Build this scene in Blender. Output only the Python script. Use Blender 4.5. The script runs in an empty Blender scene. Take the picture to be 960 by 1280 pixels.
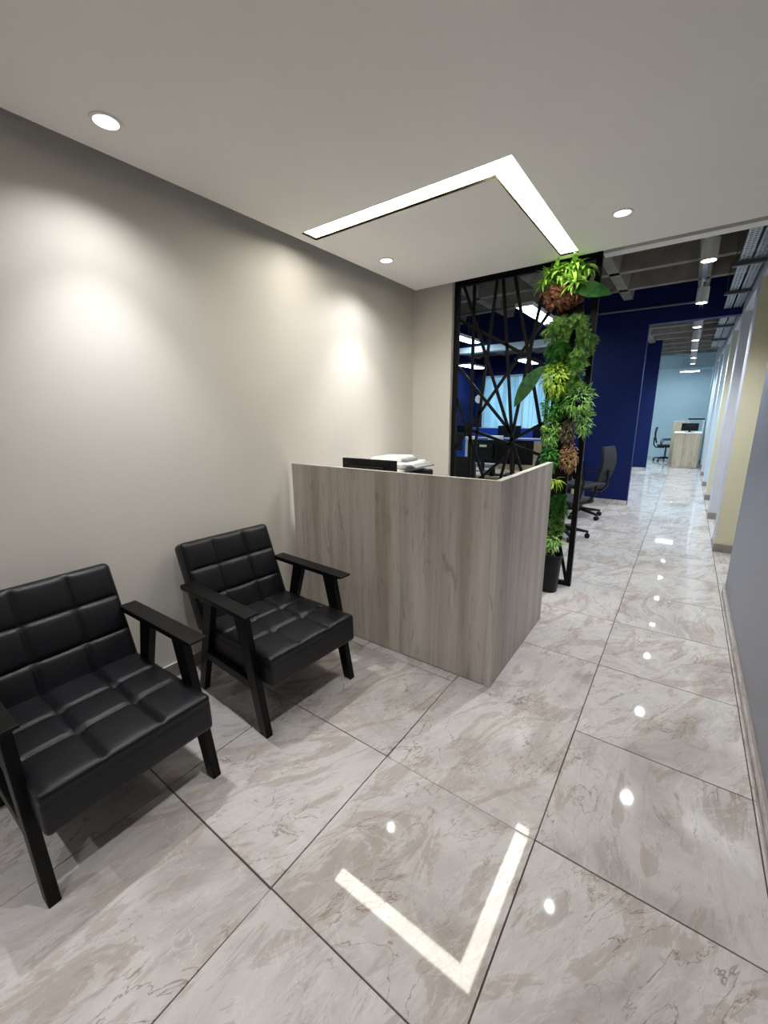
import bpy, bmesh, math, random
from mathutils import Vector, Matrix, Euler
random.seed(7)
SC = bpy.context.scene
COL = SC.collection
PI = math.pi

# ------------------------------------------------------------------ camera
YAW, PITCH, ROLL, FPX = -0.627, -0.2313, -0.0109, 516.0
fw = Vector((math.sin(YAW)*math.cos(PITCH), math.cos(YAW)*math.cos(PITCH), math.sin(PITCH)))
rt = fw.cross(Vector((0, 0, 1))).normalized(); up = rt.cross(fw)
rt2 = rt*math.cos(ROLL) + up*math.sin(ROLL); up2 = -rt*math.sin(ROLL) + up*math.cos(ROLL)
cam = bpy.data.cameras.new('camera'); camo = bpy.data.objects.new('camera', cam); COL.objects.link(camo)
M3 = Matrix((rt2, up2, -fw)).transposed()
camo.matrix_world = Matrix.Translation((0, 0, 1.5)) @ M3.to_4x4()
cam.sensor_fit = 'HORIZONTAL'; cam.sensor_width = 36; cam.lens = FPX/960*36
cam.clip_start = 0.03; cam.clip_end = 60
SC.camera = camo

# ------------------------------------------------------------------ world, exposure
w = bpy.data.worlds.new('world'); SC.world = w; w.use_nodes = True
w.node_tree.nodes['Background'].inputs[0].default_value = (0.75, 0.85, 1, 1)
w.node_tree.nodes['Background'].inputs[1].default_value = 0.05
SC.view_settings.view_transform = 'Standard'; SC.view_settings.look = 'None'
SC.view_settings.gamma = 1; SC.view_settings.use_curve_mapping = False
SC.view_settings.exposure = 1.63
try:
    SC.cycles.max_bounces = 8; SC.cycles.diffuse_bounces = 6; SC.cycles.sample_clamp_indirect = 6
except Exception: pass

SPOT_W = 22.0       # narrow beam of each reception downlight
FLOOD_W = 8.0      # its wide spill
LED_E = 7.0         # light slot
COOL = (0.80, 0.90, 1.0); NEUTRAL = (0.99, 0.985, 1.0)
DOWNLIGHTS = [(-1.943, 0.905), (-1.940, 2.740), (-0.452, 2.955), (-0.452, 0.905), (-1.943, -0.95), (-0.452, -0.95)]  # last two are unseen, added to light the room from behind the camera

# ------------------------------------------------------------------ helpers
def link(o): COL.objects.link(o); return o
def tag(o, label=None, cat=None, group=None, kind=None):
    if label: o['label'] = label
    if cat: o['category'] = cat
    if group: o['group'] = group
    if kind: o['kind'] = kind
    return o
def empty(name, loc=(0, 0, 0), rz=0, label=None, cat=None, group=None):
    o = bpy.data.objects.new(name, None); link(o); o.location = loc; o.rotation_euler = (0, 0, rz)
    o.empty_display_size = .1
    return tag(o, label, cat, group)
class MB:
    def __init__(s): s.v = []; s.f = []
    def add(s, vs, fs, M=None):
        n = len(s.v)
        s.v += [tuple(M @ Vector(p)) if M else tuple(p) for p in vs]
        s.f += [tuple(n+i for i in q) for q in fs]; return s
    def box(s, x0, x1, y0, y1, z0, z1, M=None):
        return s.add([(x0,y0,z0),(x1,y0,z0),(x1,y1,z0),(x0,y1,z0),(x0,y0,z1),(x1,y0,z1),(x1,y1,z1),(x0,y1,z1)],
            [(0,3,2,1),(4,5,6,7),(0,1,5,4),(1,2,6,5),(2,3,7,6),(3,0,4,7)], M)
    def hexa(s, b, t):   # bottom quad, top quad (ccw from above)
        return s.add(list(b)+list(t), [(0,3,2,1),(4,5,6,7),(0,1,5,4),(1,2,6,5),(2,3,7,6),(3,0,4,7)])
    def bar(s, p, q, wx, wy, side=(0, 0, 1)):
        p, q = Vector(p), Vector(q); d = (q-p).normalized(); a = d.cross(Vector(side))
        if a.length < 1e-4: a = d.cross(Vector((1, 0, 0)))
        a.normalize(); b = d.cross(a)
        o = [a*wx/2+b*wy/2, -a*wx/2+b*wy/2, -a*wx/2-b*wy/2, a*wx/2-b*wy/2]
        return s.hexa([p+i for i in o], [q+i for i in o])
    def tube(s, pts, r, n=10, caps=True):
        rs = r if isinstance(r, (list, tuple)) else [r]*len(pts)
        pts = [Vector(p) for p in pts]; base = len(s.v); prev = None
        for i, p in enumerate(pts):
            d = (pts[min(i+1, len(pts)-1)]-pts[max(i-1, 0)]).normalized()
            a = prev - d*prev.dot(d) if prev else d.cross(Vector((0, 0, 1)))
            if a.length < 1e-4: a = d.cross(Vector((1, 0, 0)))
            a.normalize(); prev = a; b = d.cross(a)
            for k in range(n):
                t = 2*PI*k/n; s.v.append(tuple(p+(a*math.cos(t)+b*math.sin(t))*rs[i]))
        for i in range(len(pts)-1):
            for k in range(n):
                k2 = (k+1) % n; A = base+i*n
                s.f.append((A+k, A+k2, A+n+k2, A+n+k))
        if caps:
            s.f.append(tuple(base+k for k in range(n))[::-1]); A = base+(len(pts)-1)*n
            s.f.append(tuple(A+k for k in range(n)))
        return s
    def lathe(s, prof, n=28, M=None, close=False):
        vs = []; fs = []
        for r, z in prof:
            for k in range(n):
                t = 2*PI*k/n; vs.append((r*math.cos(t), r*math.sin(t), z))
        m = len(prof)
        for i in range(m if close else m-1):
            for k in range(n):
                k2 = (k+1) % n; j = (i+1) % m
                fs.append((i*n+k, i*n+k2, j*n+k2, j*n+k))
        if not close:
            if prof[0][0] > 1e-6: fs.append(tuple(range(n))[::-1])
            if prof[-1][0] > 1e-6: fs.append(tuple((m-1)*n+k for k in range(n)))
        return s.add(vs, fs, M)
    def mesh(s, name, smooth=False, bevel=0, seg=1, fix=True):
        me = bpy.data.meshes.new(name); me.from_pydata(s.v, [], s.f)
        bm = bmesh.new(); bm.from_mesh(me)
        if fix: bmesh.ops.recalc_face_normals(bm, faces=bm.faces)
        if bevel:
            bmesh.ops.bevel(bm, geom=[e for e in bm.edges if len(e.link_faces) == 2 and e.calc_face_angle(0) > .5], offset=bevel, segments=seg, profile=.6, affect='EDGES', clamp_overlap=True)
        bm.to_mesh(me); bm.free()
        if smooth:
            for p in me.polygons: p.use_smooth = True
            try: me.set_sharp_from_angle(angle=math.radians(40))
            except Exception: pass
        return me
    def build(s, name, mat, parent=None, loc=(0, 0, 0), smooth=False, bevel=0, seg=1, fix=True):
        o = bpy.data.objects.new(name, s.mesh(name, smooth, bevel, seg, fix)); link(o)
        o.data.materials.append(mat); o.location = loc
        if parent: o.parent = parent
        return o
def box(name, mat, x0, x1, y0, y1, z0, z1, parent=None, bevel=0, kind=None, seg=1):
    cx, cy = (x0+x1)/2, (y0+y1)/2
    o = MB().box(x0-cx, x1-cx, y0-cy, y1-cy, 0, z1-z0).build(name, mat, parent, (cx, cy, z0), bevel=bevel, seg=seg)
    if kind: o['kind'] = kind
    return o
def struct(name, mat, x0, x1, y0, y1, z0, z1, **k): return box(name, mat, x0, x1, y0, y1, z0, z1, kind='structure', **k)
def copy_tree(o, parent=None):
    c = o.copy(); link(c); c.parent = parent
    for ch in list(o.children): copy_tree(ch, c)
    return c

# ------------------------------------------------------------------ materials
class NT:
    def __init__(s, name):
        s.m = bpy.data.materials.new(name); s.m.use_nodes = True
        s.t = s.m.node_tree; s.b = s.t.nodes['Principled BSDF']
    def n(s, typ, **kw):
        x = s.t.nodes.new(typ)
        for k, v in kw.items():
            if isinstance(k, str) and k.startswith('i_'): x.inputs[k[2:].replace('_', ' ')].default_value = v
            else: setattr(x, k, v)
        return x
    def l(s, a, b): s.t.links.new(a, b)
    def ramp(s, fac, stops, interp='LINEAR'):
        r = s.n('ShaderNodeValToRGB'); r.color_ramp.interpolation = interp
        e = r.color_ramp.elements
        while len(e) < len(stops): e.new(.5)
        for i, (p, c) in enumerate(stops): e[i].position = p; e[i].color = (*c, 1)
        s.l(fac, r.inputs[0]); return r.outputs[0]
    def mix(s, fac, a, b, mode='MIX'):
        x = s.n('ShaderNodeMix', data_type='RGBA', blend_type=mode)
        if isinstance(fac, (int, float)): x.inputs[0].default_value = fac
        else: s.l(fac, x.inputs[0])
        for v, i in ((a, 6), (b, 7)):
            if isinstance(v, tuple): x.inputs[i].default_value = (*v, 1)
            else: s.l(v, x.inputs[i])
        return x.outputs[2]
def srgb(r, g, b):
    f = lambda c: (c/255/12.92) if c/255 <= .04045 else ((c/255+.055)/1.055)**2.4
    return (f(r), f(g), f(b))
def plain(name, col, rough=.5, var=.06, scale=9, bump=0, bscale=200, metal=0, spec=.5, coat=0):
    N = NT(name); tc = N.n('ShaderNodeTexCoord')
    nz = N.n('ShaderNodeTexNoise'); nz.inputs['Scale'].default_value = scale; nz.inputs['Detail'].default_value = 4
    N.l(tc.outputs['Object'], nz.inputs['Vector'])
    lo = tuple(c*(1-var) for c in col); hi = tuple(min(1, c*(1+var)) for c in col)
    N.l(N.ramp(nz.outputs[0], [(.3, lo), (.7, hi)]), N.b.inputs['Base Color'])
    N.b.inputs['Roughness'].default_value = rough; N.b.inputs['Metallic'].default_value = metal
    N.b.inputs['Specular IOR Level'].default_value = spec; N.b.inputs['Coat Weight'].default_value = coat
    if bump:
        n2 = N.n('ShaderNodeTexNoise'); n2.inputs['Scale'].default_value = bscale; n2.inputs['Detail'].default_value = 3
        N.l(tc.outputs['Object'], n2.inputs['Vector'])
        bp = N.n('ShaderNodeBump'); bp.inputs['Strength'].default_value = bump; bp.inputs['Distance'].default_value = .002
        N.l(n2.outputs[0], bp.inputs['Height']); N.l(bp.outputs[0], N.b.inputs['Normal'])
    return N.m
def emit(name, col, strength):
    N = NT(name); N.b.inputs['Base Color'].default_value = (*col, 1)
    N.b.inputs['Emission Color'].default_value = (*col, 1); N.b.inputs['Emission Strength'].default_value = strength
    return N.m
def tile_mat():
    N = NT('porcelain tile'); tc = N.n('ShaderNodeTexCoord'); oi = N.n('ShaderNodeObjectInfo')
    # each tile is cut from another place of the stone
    ang = N.n('ShaderNodeMath', operation='MULTIPLY_ADD'); N.l(oi.outputs['Random'], ang.inputs[0]); ang.inputs[1].default_value = .75; ang.inputs[2].default_value = -.08
    rot = N.n('ShaderNodeVectorRotate', rotation_type='Z_AXIS'); N.l(tc.outputs['Object'], rot.inputs['Vector']); N.l(ang.outputs[0], rot.inputs['Angle'])
    off = N.n('ShaderNodeVectorMath', operation='SCALE'); off.inputs[0].default_value = (37, 53, 11); N.l(oi.outputs['Random'], off.inputs['Scale'])
    add = N.n('ShaderNodeVectorMath', operation='ADD'); N.l(rot.outputs[0], add.inputs[0]); N.l(off.outputs[0], add.inputs[1])
    def noise(sc, stretch, det=6, dist=0., rough=.6):
        mp = N.n('ShaderNodeMapping'); mp.inputs['Scale'].default_value = stretch; N.l(add.outputs[0], mp.inputs['Vector'])
        z = N.n('ShaderNodeTexNoise'); z.inputs['Scale'].default_value = sc; z.inputs['Detail'].default_value = det
        z.inputs['Distortion'].default_value = dist; z.inputs['Roughness'].default_value = rough
        N.l(mp.outputs[0], z.inputs['Vector']); return z.outputs[0]
    cloud = noise(2.1, (1.25, .8, 1), 8, 1.3, .58)
    base = N.ramp(cloud, [(.28, srgb(154, 149, 145)), (.43, srgb(180, 175, 171)), (.53, srgb(192, 188, 185)), (.60, srgb(184, 181, 179)), (.74, srgb(206, 202, 198))])
    br = noise(2.5, (1.9, .75, 1), 10, 1.7, .66)
    c = N.mix(N.ramp(br, [(.535, (0,)*3), (.56, (.42,)*3), (.63, (.5,)*3), (.655, (.1,)*3), (.70, (.4,)*3)]), base, srgb(152, 138, 125))
    fine = noise(11, (2.2, .5, 1), 12, 1.2, .78)
    c = N.mix(N.ramp(fine, [(.52, (0,)*3), (.68, (.55,)*3)]), c, srgb(148, 138, 130))
    v1 = noise(2.5, (1.7, .75, 1), 6, 1.9)
    c = N.mix(N.ramp(v1, [(.488, (0,)*3), (.5, (.28,)*3), (.508, (0,)*3)]), c, srgb(220, 215, 209))
    v2 = noise(3.0, (2.1, .7, 1), 6, 2.4, .55)
    gate = N.ramp(noise(2.2, (1, 1, 1), 3), [(.45, (0,)*3), (.56, (1,)*3)])
    lines = N.ramp(v2, [(.487, (0,)*3), (.5, (.85,)*3), (.507, (0,)*3)])
    g = N.mix(1.0, lines, gate, 'MULTIPLY')
    c = N.mix(g, c, srgb(124, 106, 92))
    tone = N.n('ShaderNodeHueSaturation'); tone.inputs['Saturation'].default_value = 1.0
    vv = N.n('ShaderNodeMath', operation='MULTIPLY_ADD'); N.l(oi.outputs['Random'], vv.inputs[0]); vv.inputs[1].default_value = .08; vv.inputs[2].default_value = .94
    N.l(vv.outputs[0], tone.inputs['Value']); N.l(c, tone.inputs['Color'])
    N.l(tone.outputs[0], N.b.inputs['Base Color'])
    N.b.inputs['Roughness'].default_value = .035; N.b.inputs['Specular IOR Level'].default_value = .36
    wv = noise(3.0, (1, 1, 1), 1); bp = N.n('ShaderNodeBump'); bp.inputs['Strength'].default_value = .05; bp.inputs['Distance'].default_value = .004
    N.l(wv, bp.inputs['Height']); N.l(bp.outputs[0], N.b.inputs['Normal'])
    return N.m
def wood_mat(name, c0, c1, c2, seed=0., axis='Z', rough=.42):
    N = NT(name); tc = N.n('ShaderNodeTexCoord')
    st = {'Z': (1, 1, .055), 'X': (.055, 1, 1), 'Y': (1, .055, 1)}[axis]
    def noise(sc, mul, det, dist=0., rough=.6):
        mp = N.n('ShaderNodeMapping'); mp.inputs['Scale'].default_value = tuple(s if s == 1 else s*mul for s in st); mp.inputs['Location'].default_value = (seed, seed*.7, seed*.3)
        N.l(tc.outputs['Object'], mp.inputs['Vector'])
        z = N.n('ShaderNodeTexNoise'); z.inputs['Scale'].default_value = sc; z.inputs['Detail'].default_value = det; z.inputs['Distortion'].default_value = dist; z.inputs['Roughness'].default_value = rough
        N.l(mp.outputs[0], z.inputs['Vector']); return z.outputs[0]
    band = noise(9, .6, 2)
    c = N.ramp(band, [(.34, c1), (.5, c0), (.66, c2)])
    gr = noise(42, 1.2, 8, .5, .7)
    c = N.mix(N.ramp(gr, [(.52, (0,)*3), (.7, (.6,)*3)]), c, tuple(k*.62 for k in c1))
    kn = noise(13, 3.2, 6, 1.6, .65)
    c = N.mix(N.ramp(kn, [(.58, (0,)*3), (.68, (.55,)*3)]), c, tuple(k*.6 for k in c1))
    N.l(c, N.b.inputs['Base Color']); N.b.inputs['Roughness'].default_value = rough; N.b.inputs['Specular IOR Level'].default_value = .35
    bp = N.n('ShaderNodeBump'); bp.inputs['Strength'].default_value = .08; bp.inputs['Distance'].default_value = .001
    N.l(gr, bp.inputs['Height']); N.l(bp.outputs[0], N.b.inputs['Normal'])
    return N.m
def leaf_mat(name, c0, c1, rough=.45, trans=.25):
    N = NT(name); tc = N.n('ShaderNodeTexCoord'); oi = N.n('ShaderNodeObjectInfo')
    nz = N.n('ShaderNodeTexNoise'); nz.inputs['Scale'].default_value = 28; nz.inputs['Detail'].default_value = 2
    N.l(tc.outputs['Object'], nz.inputs['Vector'])
    c = N.ramp(nz.outputs[0], [(.32, c0), (.68, c1)])
    hs = N.n('ShaderNodeHueSaturation'); v = N.n('ShaderNodeMath', operation='MULTIPLY_ADD'); N.l(oi.outputs['Random'], v.inputs[0]); v.inputs[1].default_value = .5; v.inputs[2].default_value = .75
    N.l(v.outputs[0], hs.inputs['Value']); N.l(c, hs.inputs['Color'])
    N.l(hs.outputs[0], N.b.inputs['Base Color'])
    N.b.inputs['Roughness'].default_value = rough; N.b.inputs['Specular IOR Level'].default_value = .35
    tr = N.n('ShaderNodeBsdfTranslucent'); N.l(hs.outputs[0], tr.inputs['Color'])
    mx = N.n('ShaderNodeMixShader'); mx.inputs[0].default_value = trans
    out = N.t.nodes['Material Output']; N.l(N.b.outputs[0], mx.inputs[1]); N.l(tr.outputs[0], mx.inputs[2]); N.l(mx.outputs[0], out.inputs['Surface'])
    return N.m

T = tile_mat()
GROUT = plain('dark grout', srgb(84, 70, 60), .8)
WALL = plain('warm grey wall paint', srgb(220, 215, 206), .62, .015, 3, .12, 90)
CEIL = plain('white ceiling paint', srgb(238, 235, 230), .75, .01, 3)
WALLR = plain('slate grey wall paint', srgb(128, 130, 139), .42, .02, 3, .06, 60)
CREAM = plain('cream wall paint', srgb(212, 207, 180), .6, .015, 3)
PALE = plain('pale lilac grey paint', srgb(194, 195, 201), .55, .015, 3)
NAVY = plain('navy blue wall paint', srgb(0, 20, 74), .6, .04, 3, spec=.25)
TEAL = plain('pale blue white paint', srgb(196, 214, 220), .6, .015, 3)
STONE = plain('grey stone skirting', srgb(142, 133, 126), .35, .16, 14)
CONC = plain('raw concrete', srgb(128, 122, 113), .9, .22, 5, .5, 40)
CONCD = plain('dark brown concrete coffer', srgb(96, 84, 68), .92, .28, 4, .5, 30)  # mottled concrete, browner and darker than the ribs
WOOD = wood_mat('grey oak laminate', srgb(184, 175, 163), srgb(164, 153, 140), srgb(197, 190, 180), 3.1)
WOOD2 = wood_mat('grey oak laminate second board', srgb(181, 174, 163), srgb(162, 152, 140), srgb(196, 190, 180), 8.7)
WOOD3 = wood_mat('grey oak laminate side board', srgb(176, 165, 155), srgb(162, 150, 140), srgb(190, 181, 172), 14.2)
WEDGE = wood_mat('pale laminate edge band', srgb(190, 184, 173), srgb(182, 175, 164), srgb(198, 192, 182), 5)
OAKF = wood_mat('light oak laminate', srgb(182, 168, 144), srgb(166, 150, 126), srgb(194, 182, 160), 2)
LEATHER = plain('black leatherette', srgb(13, 13, 18), .38, .12, 20, .35, 420, spec=.34)
BLKWOOD = plain('black stained wood', srgb(6, 6, 6), .42, .25, 30, .2, 120, spec=.22)
IRON = plain('black powder coated steel', srgb(8, 8, 9), .5, .1, spec=.2)
STEEL = plain('galvanised steel', srgb(170, 178, 186), .35, .1, 40, metal=.85)
STEELD = plain('grey steel bracket', srgb(96, 102, 108), .45, .1, 40, metal=.7)
WHITEP = plain('white plastic', srgb(226, 226, 222), .35, .02)
GREYP = plain('grey plastic', srgb(150, 152, 154), .4, .04)
BLACKP = plain('black plastic', srgb(11, 11, 13), .4, .1, spec=.3)
MESHF = plain('black mesh fabric', srgb(17, 17, 20), .8, .2, 60, .4, 300)
BLUEP = plain('bright blue partition fabric', srgb(30, 78, 190), .7, .05, 30)
WTOP = plain('white laminate', srgb(214, 218, 222), .3, .02)
PAPER = plain('white paper', srgb(238, 238, 234), .8, .02)
COIR = plain('brown coir fibre', srgb(116, 88, 56), .95, .45, 60, .8, 200)
SOIL = plain('dark soil', srgb(40, 30, 22), .95, .3, 60, .8, 90)
LENS = emit('lit lamp lens', (1, .98, .95), 9)
LENSC = emit('lit corridor lamp lens', (.93, .97, 1), 16)
LED = emit('lit slot diffuser', (1, .955, .85), LED_E)
LEDSIDE = plain('slot side white', srgb(244, 236, 205), .6, .01)
PANELLED = emit('lit office light panel', (.66, .86, 1), 9.0)
GLASSW = emit('backlit blind', (.56, .82, .95), .13)
GREEN_TOP = leaf_mat('bright green leaf', srgb(96, 152, 44), srgb(176, 216, 98))
GREEN_BIG = leaf_mat('glossy dark green leaf', srgb(22, 64, 26), srgb(52, 104, 46), .3, .12)
GREEN_FERN = leaf_mat('fern green', srgb(84, 138, 60), srgb(170, 204, 118), .6)
GREEN_YEL = leaf_mat('lime leaf', srgb(132, 172, 44), srgb(200, 224, 98), .5)
GREEN_JADE = leaf_mat('mid green leaf', srgb(80, 142, 52), srgb(164, 204, 108), .45)
GREEN_DK = leaf_mat('deep green leaf', srgb(40, 108, 42), srgb(92, 160, 66), .5)
BROWN = leaf_mat('dry russet leaf', srgb(74, 44, 30), srgb(158, 108, 72), .7, .1)

# ------------------------------------------------------------------ floor
TS, JX, JY = .655, -.26, 1.266
floor = struct('floor', GROUT, -5.7, 2.0, -2.0, 17.1, -.12, -.008)
tile_cache = {}
TILT = {(-1, -1): (0, 0), (0, -1): (.0, -.0015), (-1, 0): (.012, .0), (-2, -2): (-.012, .004)}
def tile(x0, x1, y0, y1, key=None):
    g = .0022
    sx, sy = round(x1-x0-2*g, 4), round(y1-y0-2*g, 4)
    if sx < .008 or sy < .008: return
    if (sx, sy) not in tile_cache:
        me = MB().box(-sx/2, sx/2, -sy/2, sy/2, -.009, 0).mesh('tile', bevel=.0012)
        me.materials.append(T); tile_cache[(sx, sy)] = me
    o = bpy.data.objects.new('tile', tile_cache[(sx, sy)]); link(o); o.parent = floor
    o.location = Vector(((x0+x1)/2, (y0+y1)/2, 0)) - floor.location
    rx, ry = TILT.get(key, (random.uniform(-.0012, .0012), random.uniform(-.0012, .0012)))
    o.rotation_euler = (rx, ry, 0)
def lay(xmin, xmax, ymin, ymax):
    i0, i1 = math.floor((xmin-JX)/TS), math.ceil((xmax-JX)/TS)
    j0, j1 = math.floor((ymin-JY)/TS), math.ceil((ymax-JY)/TS)
    for i in range(i0, i1):
        for j in range(j0, j1):
            x0, x1 = max(xmin, JX+i*TS), min(xmax, JX+(i+1)*TS); y0, y1 = max(ymin, JY+j*TS), min(ymax, JY+(j+1)*TS)
            if x1-x0 > .012 and y1-y0 > .012: tile(x0, x1, y0, y1, (i, j))
lay(-2.288, .418, -1.95, 3.886)
lay(-3.535, 1.6, 3.886, 5.851)
lay(-3.535, .60, 5.851, 7.7)
lay(-2.88, .60, 7.7, 16.98)
floor['label'] = 'polished beige and grey marbled porcelain tile floor'

# ------------------------------------------------------------------ walls and slabs
XL, YB = -2.29, 3.68
struct('wall_left', WALL, XL-.14, XL, -2.0, YB, 0, 3.0)
struct('wall_back', WALL, -5.6, -1.875, YB, YB+.11, 0, 3.3)
struct('wall_front', WALL, XL-.14, .56, -2.12, -2.0, 0, 3.0)
struct('wall_right', WALLR, .42, .54, -2.0, 4.27, 0, 2.72)
struct('trim_1', CEIL, -.66, .60, YB, YB+.10, 2.628, 3.3)            # lintel behind the ceiling's edge
bl = struct('baseboard_left', STONE, XL, XL+.012, -2.0, YB, 0, .085)
struct('baseboard_lit_edge', WALL, XL, XL+.0125, -2.0, YB, .085, .0885)  # pale strip: downlight on the skirting's top edge, put into the colour
br_ = struct('baseboard_right', STONE, .408, .42, -2.0, 4.262, 0, .073)
for y0 in [JY+k*TS for k in range(-5, 5)]:                              # skirting cut from the floor tile, one piece per tile
    y1 = min(y0+TS-.003, 4.262); y0 = max(y0, -1.99)
    if y1 > y0:
        o = MB().box(-.004, 0, -(y1-y0)/2, (y1-y0)/2, 0, .075).build('tile', T, None, (.408, (y0+y1)/2, 0), bevel=.001); o.parent = br_; o.location = Vector(o.location)-Vector(br_.location)
# suspended ceiling: a board with the light slot and lamp holes cut out
def poly_board(name, mat, outer, holes, z0, th, circles=()):
    cu = bpy.data.curves.new(name, 'CURVE'); cu.dimensions = '2D'; cu.fill_mode = 'BOTH'; cu.extrude = th/2
    def spl(pts):
        s = cu.splines.new('POLY'); s.points.add(len(pts)-1)
        for p, q in zip(s.points, pts): p.co = (q[0], q[1], 0, 1)
        s.use_cyclic_u = True
    spl(outer)
    for h in holes: spl(h)
    for cx, cy, r in circles: spl([(cx+r*math.cos(2*PI*k/32), cy+r*math.sin(2*PI*k/32)) for k in range(32)])
    tmp = bpy.data.objects.new(name, cu); link(tmp)
    bpy.context.view_layer.update()
    me = bpy.data.meshes.new_from_object(tmp.evaluated_get(bpy.context.evaluated_depsgraph_get()))
    bpy.data.objects.remove(tmp)
    me.materials.clear(); me.materials.append(mat)
    o = link(bpy.data.objects.new(name, me)); o.location = (0, 0, z0+th/2); return o
ZC = 2.6
SX0, SX1, SXI, SY0, SYI, SY1 = -2.096, -.775, -.900, 2.050, 2.182, 3.450
SLOT = [(SX0, SY0), (SX1, SY0), (SX1, SY1), (SXI, SY1), (SXI, SYI), (SX0, SYI)]
ceil = poly_board('ceiling', CEIL, [(-2.168, -1.99), (.415, -1.99), (.415, 3.52), (-2.168, 3.52)], [SLOT], ZC, .014, [(x, y, .047) for x, y in DOWNLIGHTS])
ceil['kind'] = 'structure'
# light slot: box above the board, with lit diffuser
ls = empty('ceiling_light_slot', (SX1, SY0, ZC), 0, 'L-shaped recessed light slot glowing warm white in the ceiling over the counter', 'ceiling light')
def rel(o, p): o.parent = p; o.location = Vector(o.location)-Vector(p.location)
D = .018
m = MB()
for (ax, ay), (bx, by) in zip(SLOT, SLOT[1:]+SLOT[:1]):
    d = Vector((bx-ax, by-ay, 0)).normalized(); nrm = Vector((d.y, -d.x, 0))*.004
    a, b = Vector((ax, ay, 0)), Vector((bx, by, 0))
    m.hexa([a, b, b+nrm, a+nrm] if False else [a+Vector((0,0,.0)), b, b+nrm, a+nrm], [p+Vector((0, 0, D)) for p in (a, b, b+nrm, a+nrm)])
o = m.build('side_panel', LEDSIDE, None, (0, 0, ZC)); rel(o, ls)
o = MB().box(SX0, SX1, SY0, SYI, 0, .006).build('diffuser', LED, None, (0, 0, ZC+D)); rel(o, ls)
o = MB().box(SXI, SX1, SYI, SY1, 0, .006).build('diffuser', LED, None, (0, 0, ZC+D)); rel(o, ls)

m = MB(); m.box(SX0-.02, SX1+.02, SY0-.02, SYI+.02, D+.007, D+.03); m.box(SXI-.02, SX1+.02, SYI+.02, SY1+.02, D+.007, D+.03)
for (ax, ay), (bx, by) in zip(SLOT, SLOT[1:]+SLOT[:1]):
    d = Vector((bx-ax, by-ay, 0)).normalized(); n1 = Vector((d.y, -d.x, 0))*.005; n2 = Vector((d.y, -d.x, 0))*.019
    a, b = Vector((ax, ay, .0145)), Vector((bx, by, .0145))
    m.hexa([a+n1, b+n1, b+n2, a+n2], [p+Vector((0, 0, D-.007)) for p in (a+n1, b+n1, b+n2, a+n2)])
o = m.build('housing', STEELD, None, (0, 0, ZC)); rel(o, ls)  # unseen opaque cover, added to keep slot light out of the void
dl_names = ['white recessed ceiling downlight above the nearer black armchair, near the left wall', 'white recessed ceiling downlight over the counter, between light slot and wall corner',
            'white recessed ceiling downlight right of the light slot, nearest the corridor', 'white recessed ceiling downlight overhead near the camera', 'white recessed ceiling downlight added unseen behind the camera by the left wall', 'white recessed ceiling downlight added unseen behind the camera by the grey wall']
def spot(name, parent, loc, watt, size, blend, col, r=.025):
    L = bpy.data.lights.new(name, 'SPOT'); L.energy = watt; L.spot_size = math.radians(size); L.spot_blend = blend; L.color = col; L.shadow_soft_size = r
    o = link(bpy.data.objects.new(name, L)); o.parent = parent; o.location = loc; return o
for i, (x, y) in enumerate(DOWNLIGHTS):
    t = empty('downlight', (x, y, ZC), 0, dl_names[i], 'ceiling light', 'recessed downlights of the reception ceiling')
    MB().lathe([(.040, .012), (.041, -.001), (.044, -.006), (.054, -.004), (.056, .0), (.050, .002)], 36, close=True).build('trim_ring', WHITEP, t, smooth=True)
    MB().lathe([(.040, .013), (.028, .040), (.030, .042), (.043, .013)], 32, close=True).build('reflector', WHITEP, t, smooth=True)
    MB().lathe([(.0465, .015), (.0465, .060), (.001, .062), (.001, .060), (.0445, .058), (.0445, .015)], 28, close=True).build('housing', STEELD, t, smooth=True)  # unseen cap, added to stop the lens lighting the void above
    MB().lathe([(.027, .030), (.027, .036)], 28).build('lens', LENS, t)
    spot('beam', t, (0, 0, -.012), SPOT_W, 80, 1.0, NEUTRAL if i else (.95, .96, 1), .018)
    spot('spill', t, (0, 0, -.012), FLOOD_W, 140, 1.0, NEUTRAL, .018)

# office side: concrete slab with ribs
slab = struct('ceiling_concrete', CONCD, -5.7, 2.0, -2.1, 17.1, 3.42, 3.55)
def rib(x0, x1, y0, y1, name='rib'):
    z0, z1 = 3.15, 3.42; k = .03
    along_x = (x1-x0) > (y1-y0)
    b = [(x0, y0), (x1, y0), (x1, y1), (x0, y1)]
    t = [(x0, y0-k), (x1, y0-k), (x1, y1+k), (x0, y1+k)] if along_x else [(x0-k, y0), (x1+k, y0), (x1+k, y1), (x0-k, y1)]
    o = MB().hexa([(*p, z0) for p in b], [(*p, z1) for p in t]).build(name, CONC, None); rel(o, slab)
for k in range(-6, 2):
    X = -.97+.905*(k+1) if k < 1 else .83
    for (ya, yb) in ((3.8, 7.7), (7.85, 12.7)): rib(-.97+.905*k-.06+.905, -.97+.905*k+.06+.905, ya, yb)
yy = 3.70
for j in range(15):
    y = 4.52+.86*j
    if abs(y-7.78) < .2: continue
    rib(-5.6, .40, y-.05, y+.05)
struct('wall_blue', NAVY, -1.92, -.66, 7.70, 7.85, 0, 3.42)
struct('trim_3', NAVY, -.66, .40, 7.70, 7.85, 2.77, 3.42)
struct('trim_4', NAVY, -5.6, -1.92, 7.70, 7.85, 2.72, 3.42)
struct('trim_5', TEAL, -5.6, -1.92, 7.66, 7.85, 2.62, 2.72)
struct('baseboard_blue', T, -1.92, -.66, 7.688, 7.70, 0, .085)
struct('wall_blue_far', NAVY, -1.62, -.76, 12.70, 12.85, 0, 3.42)
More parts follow.
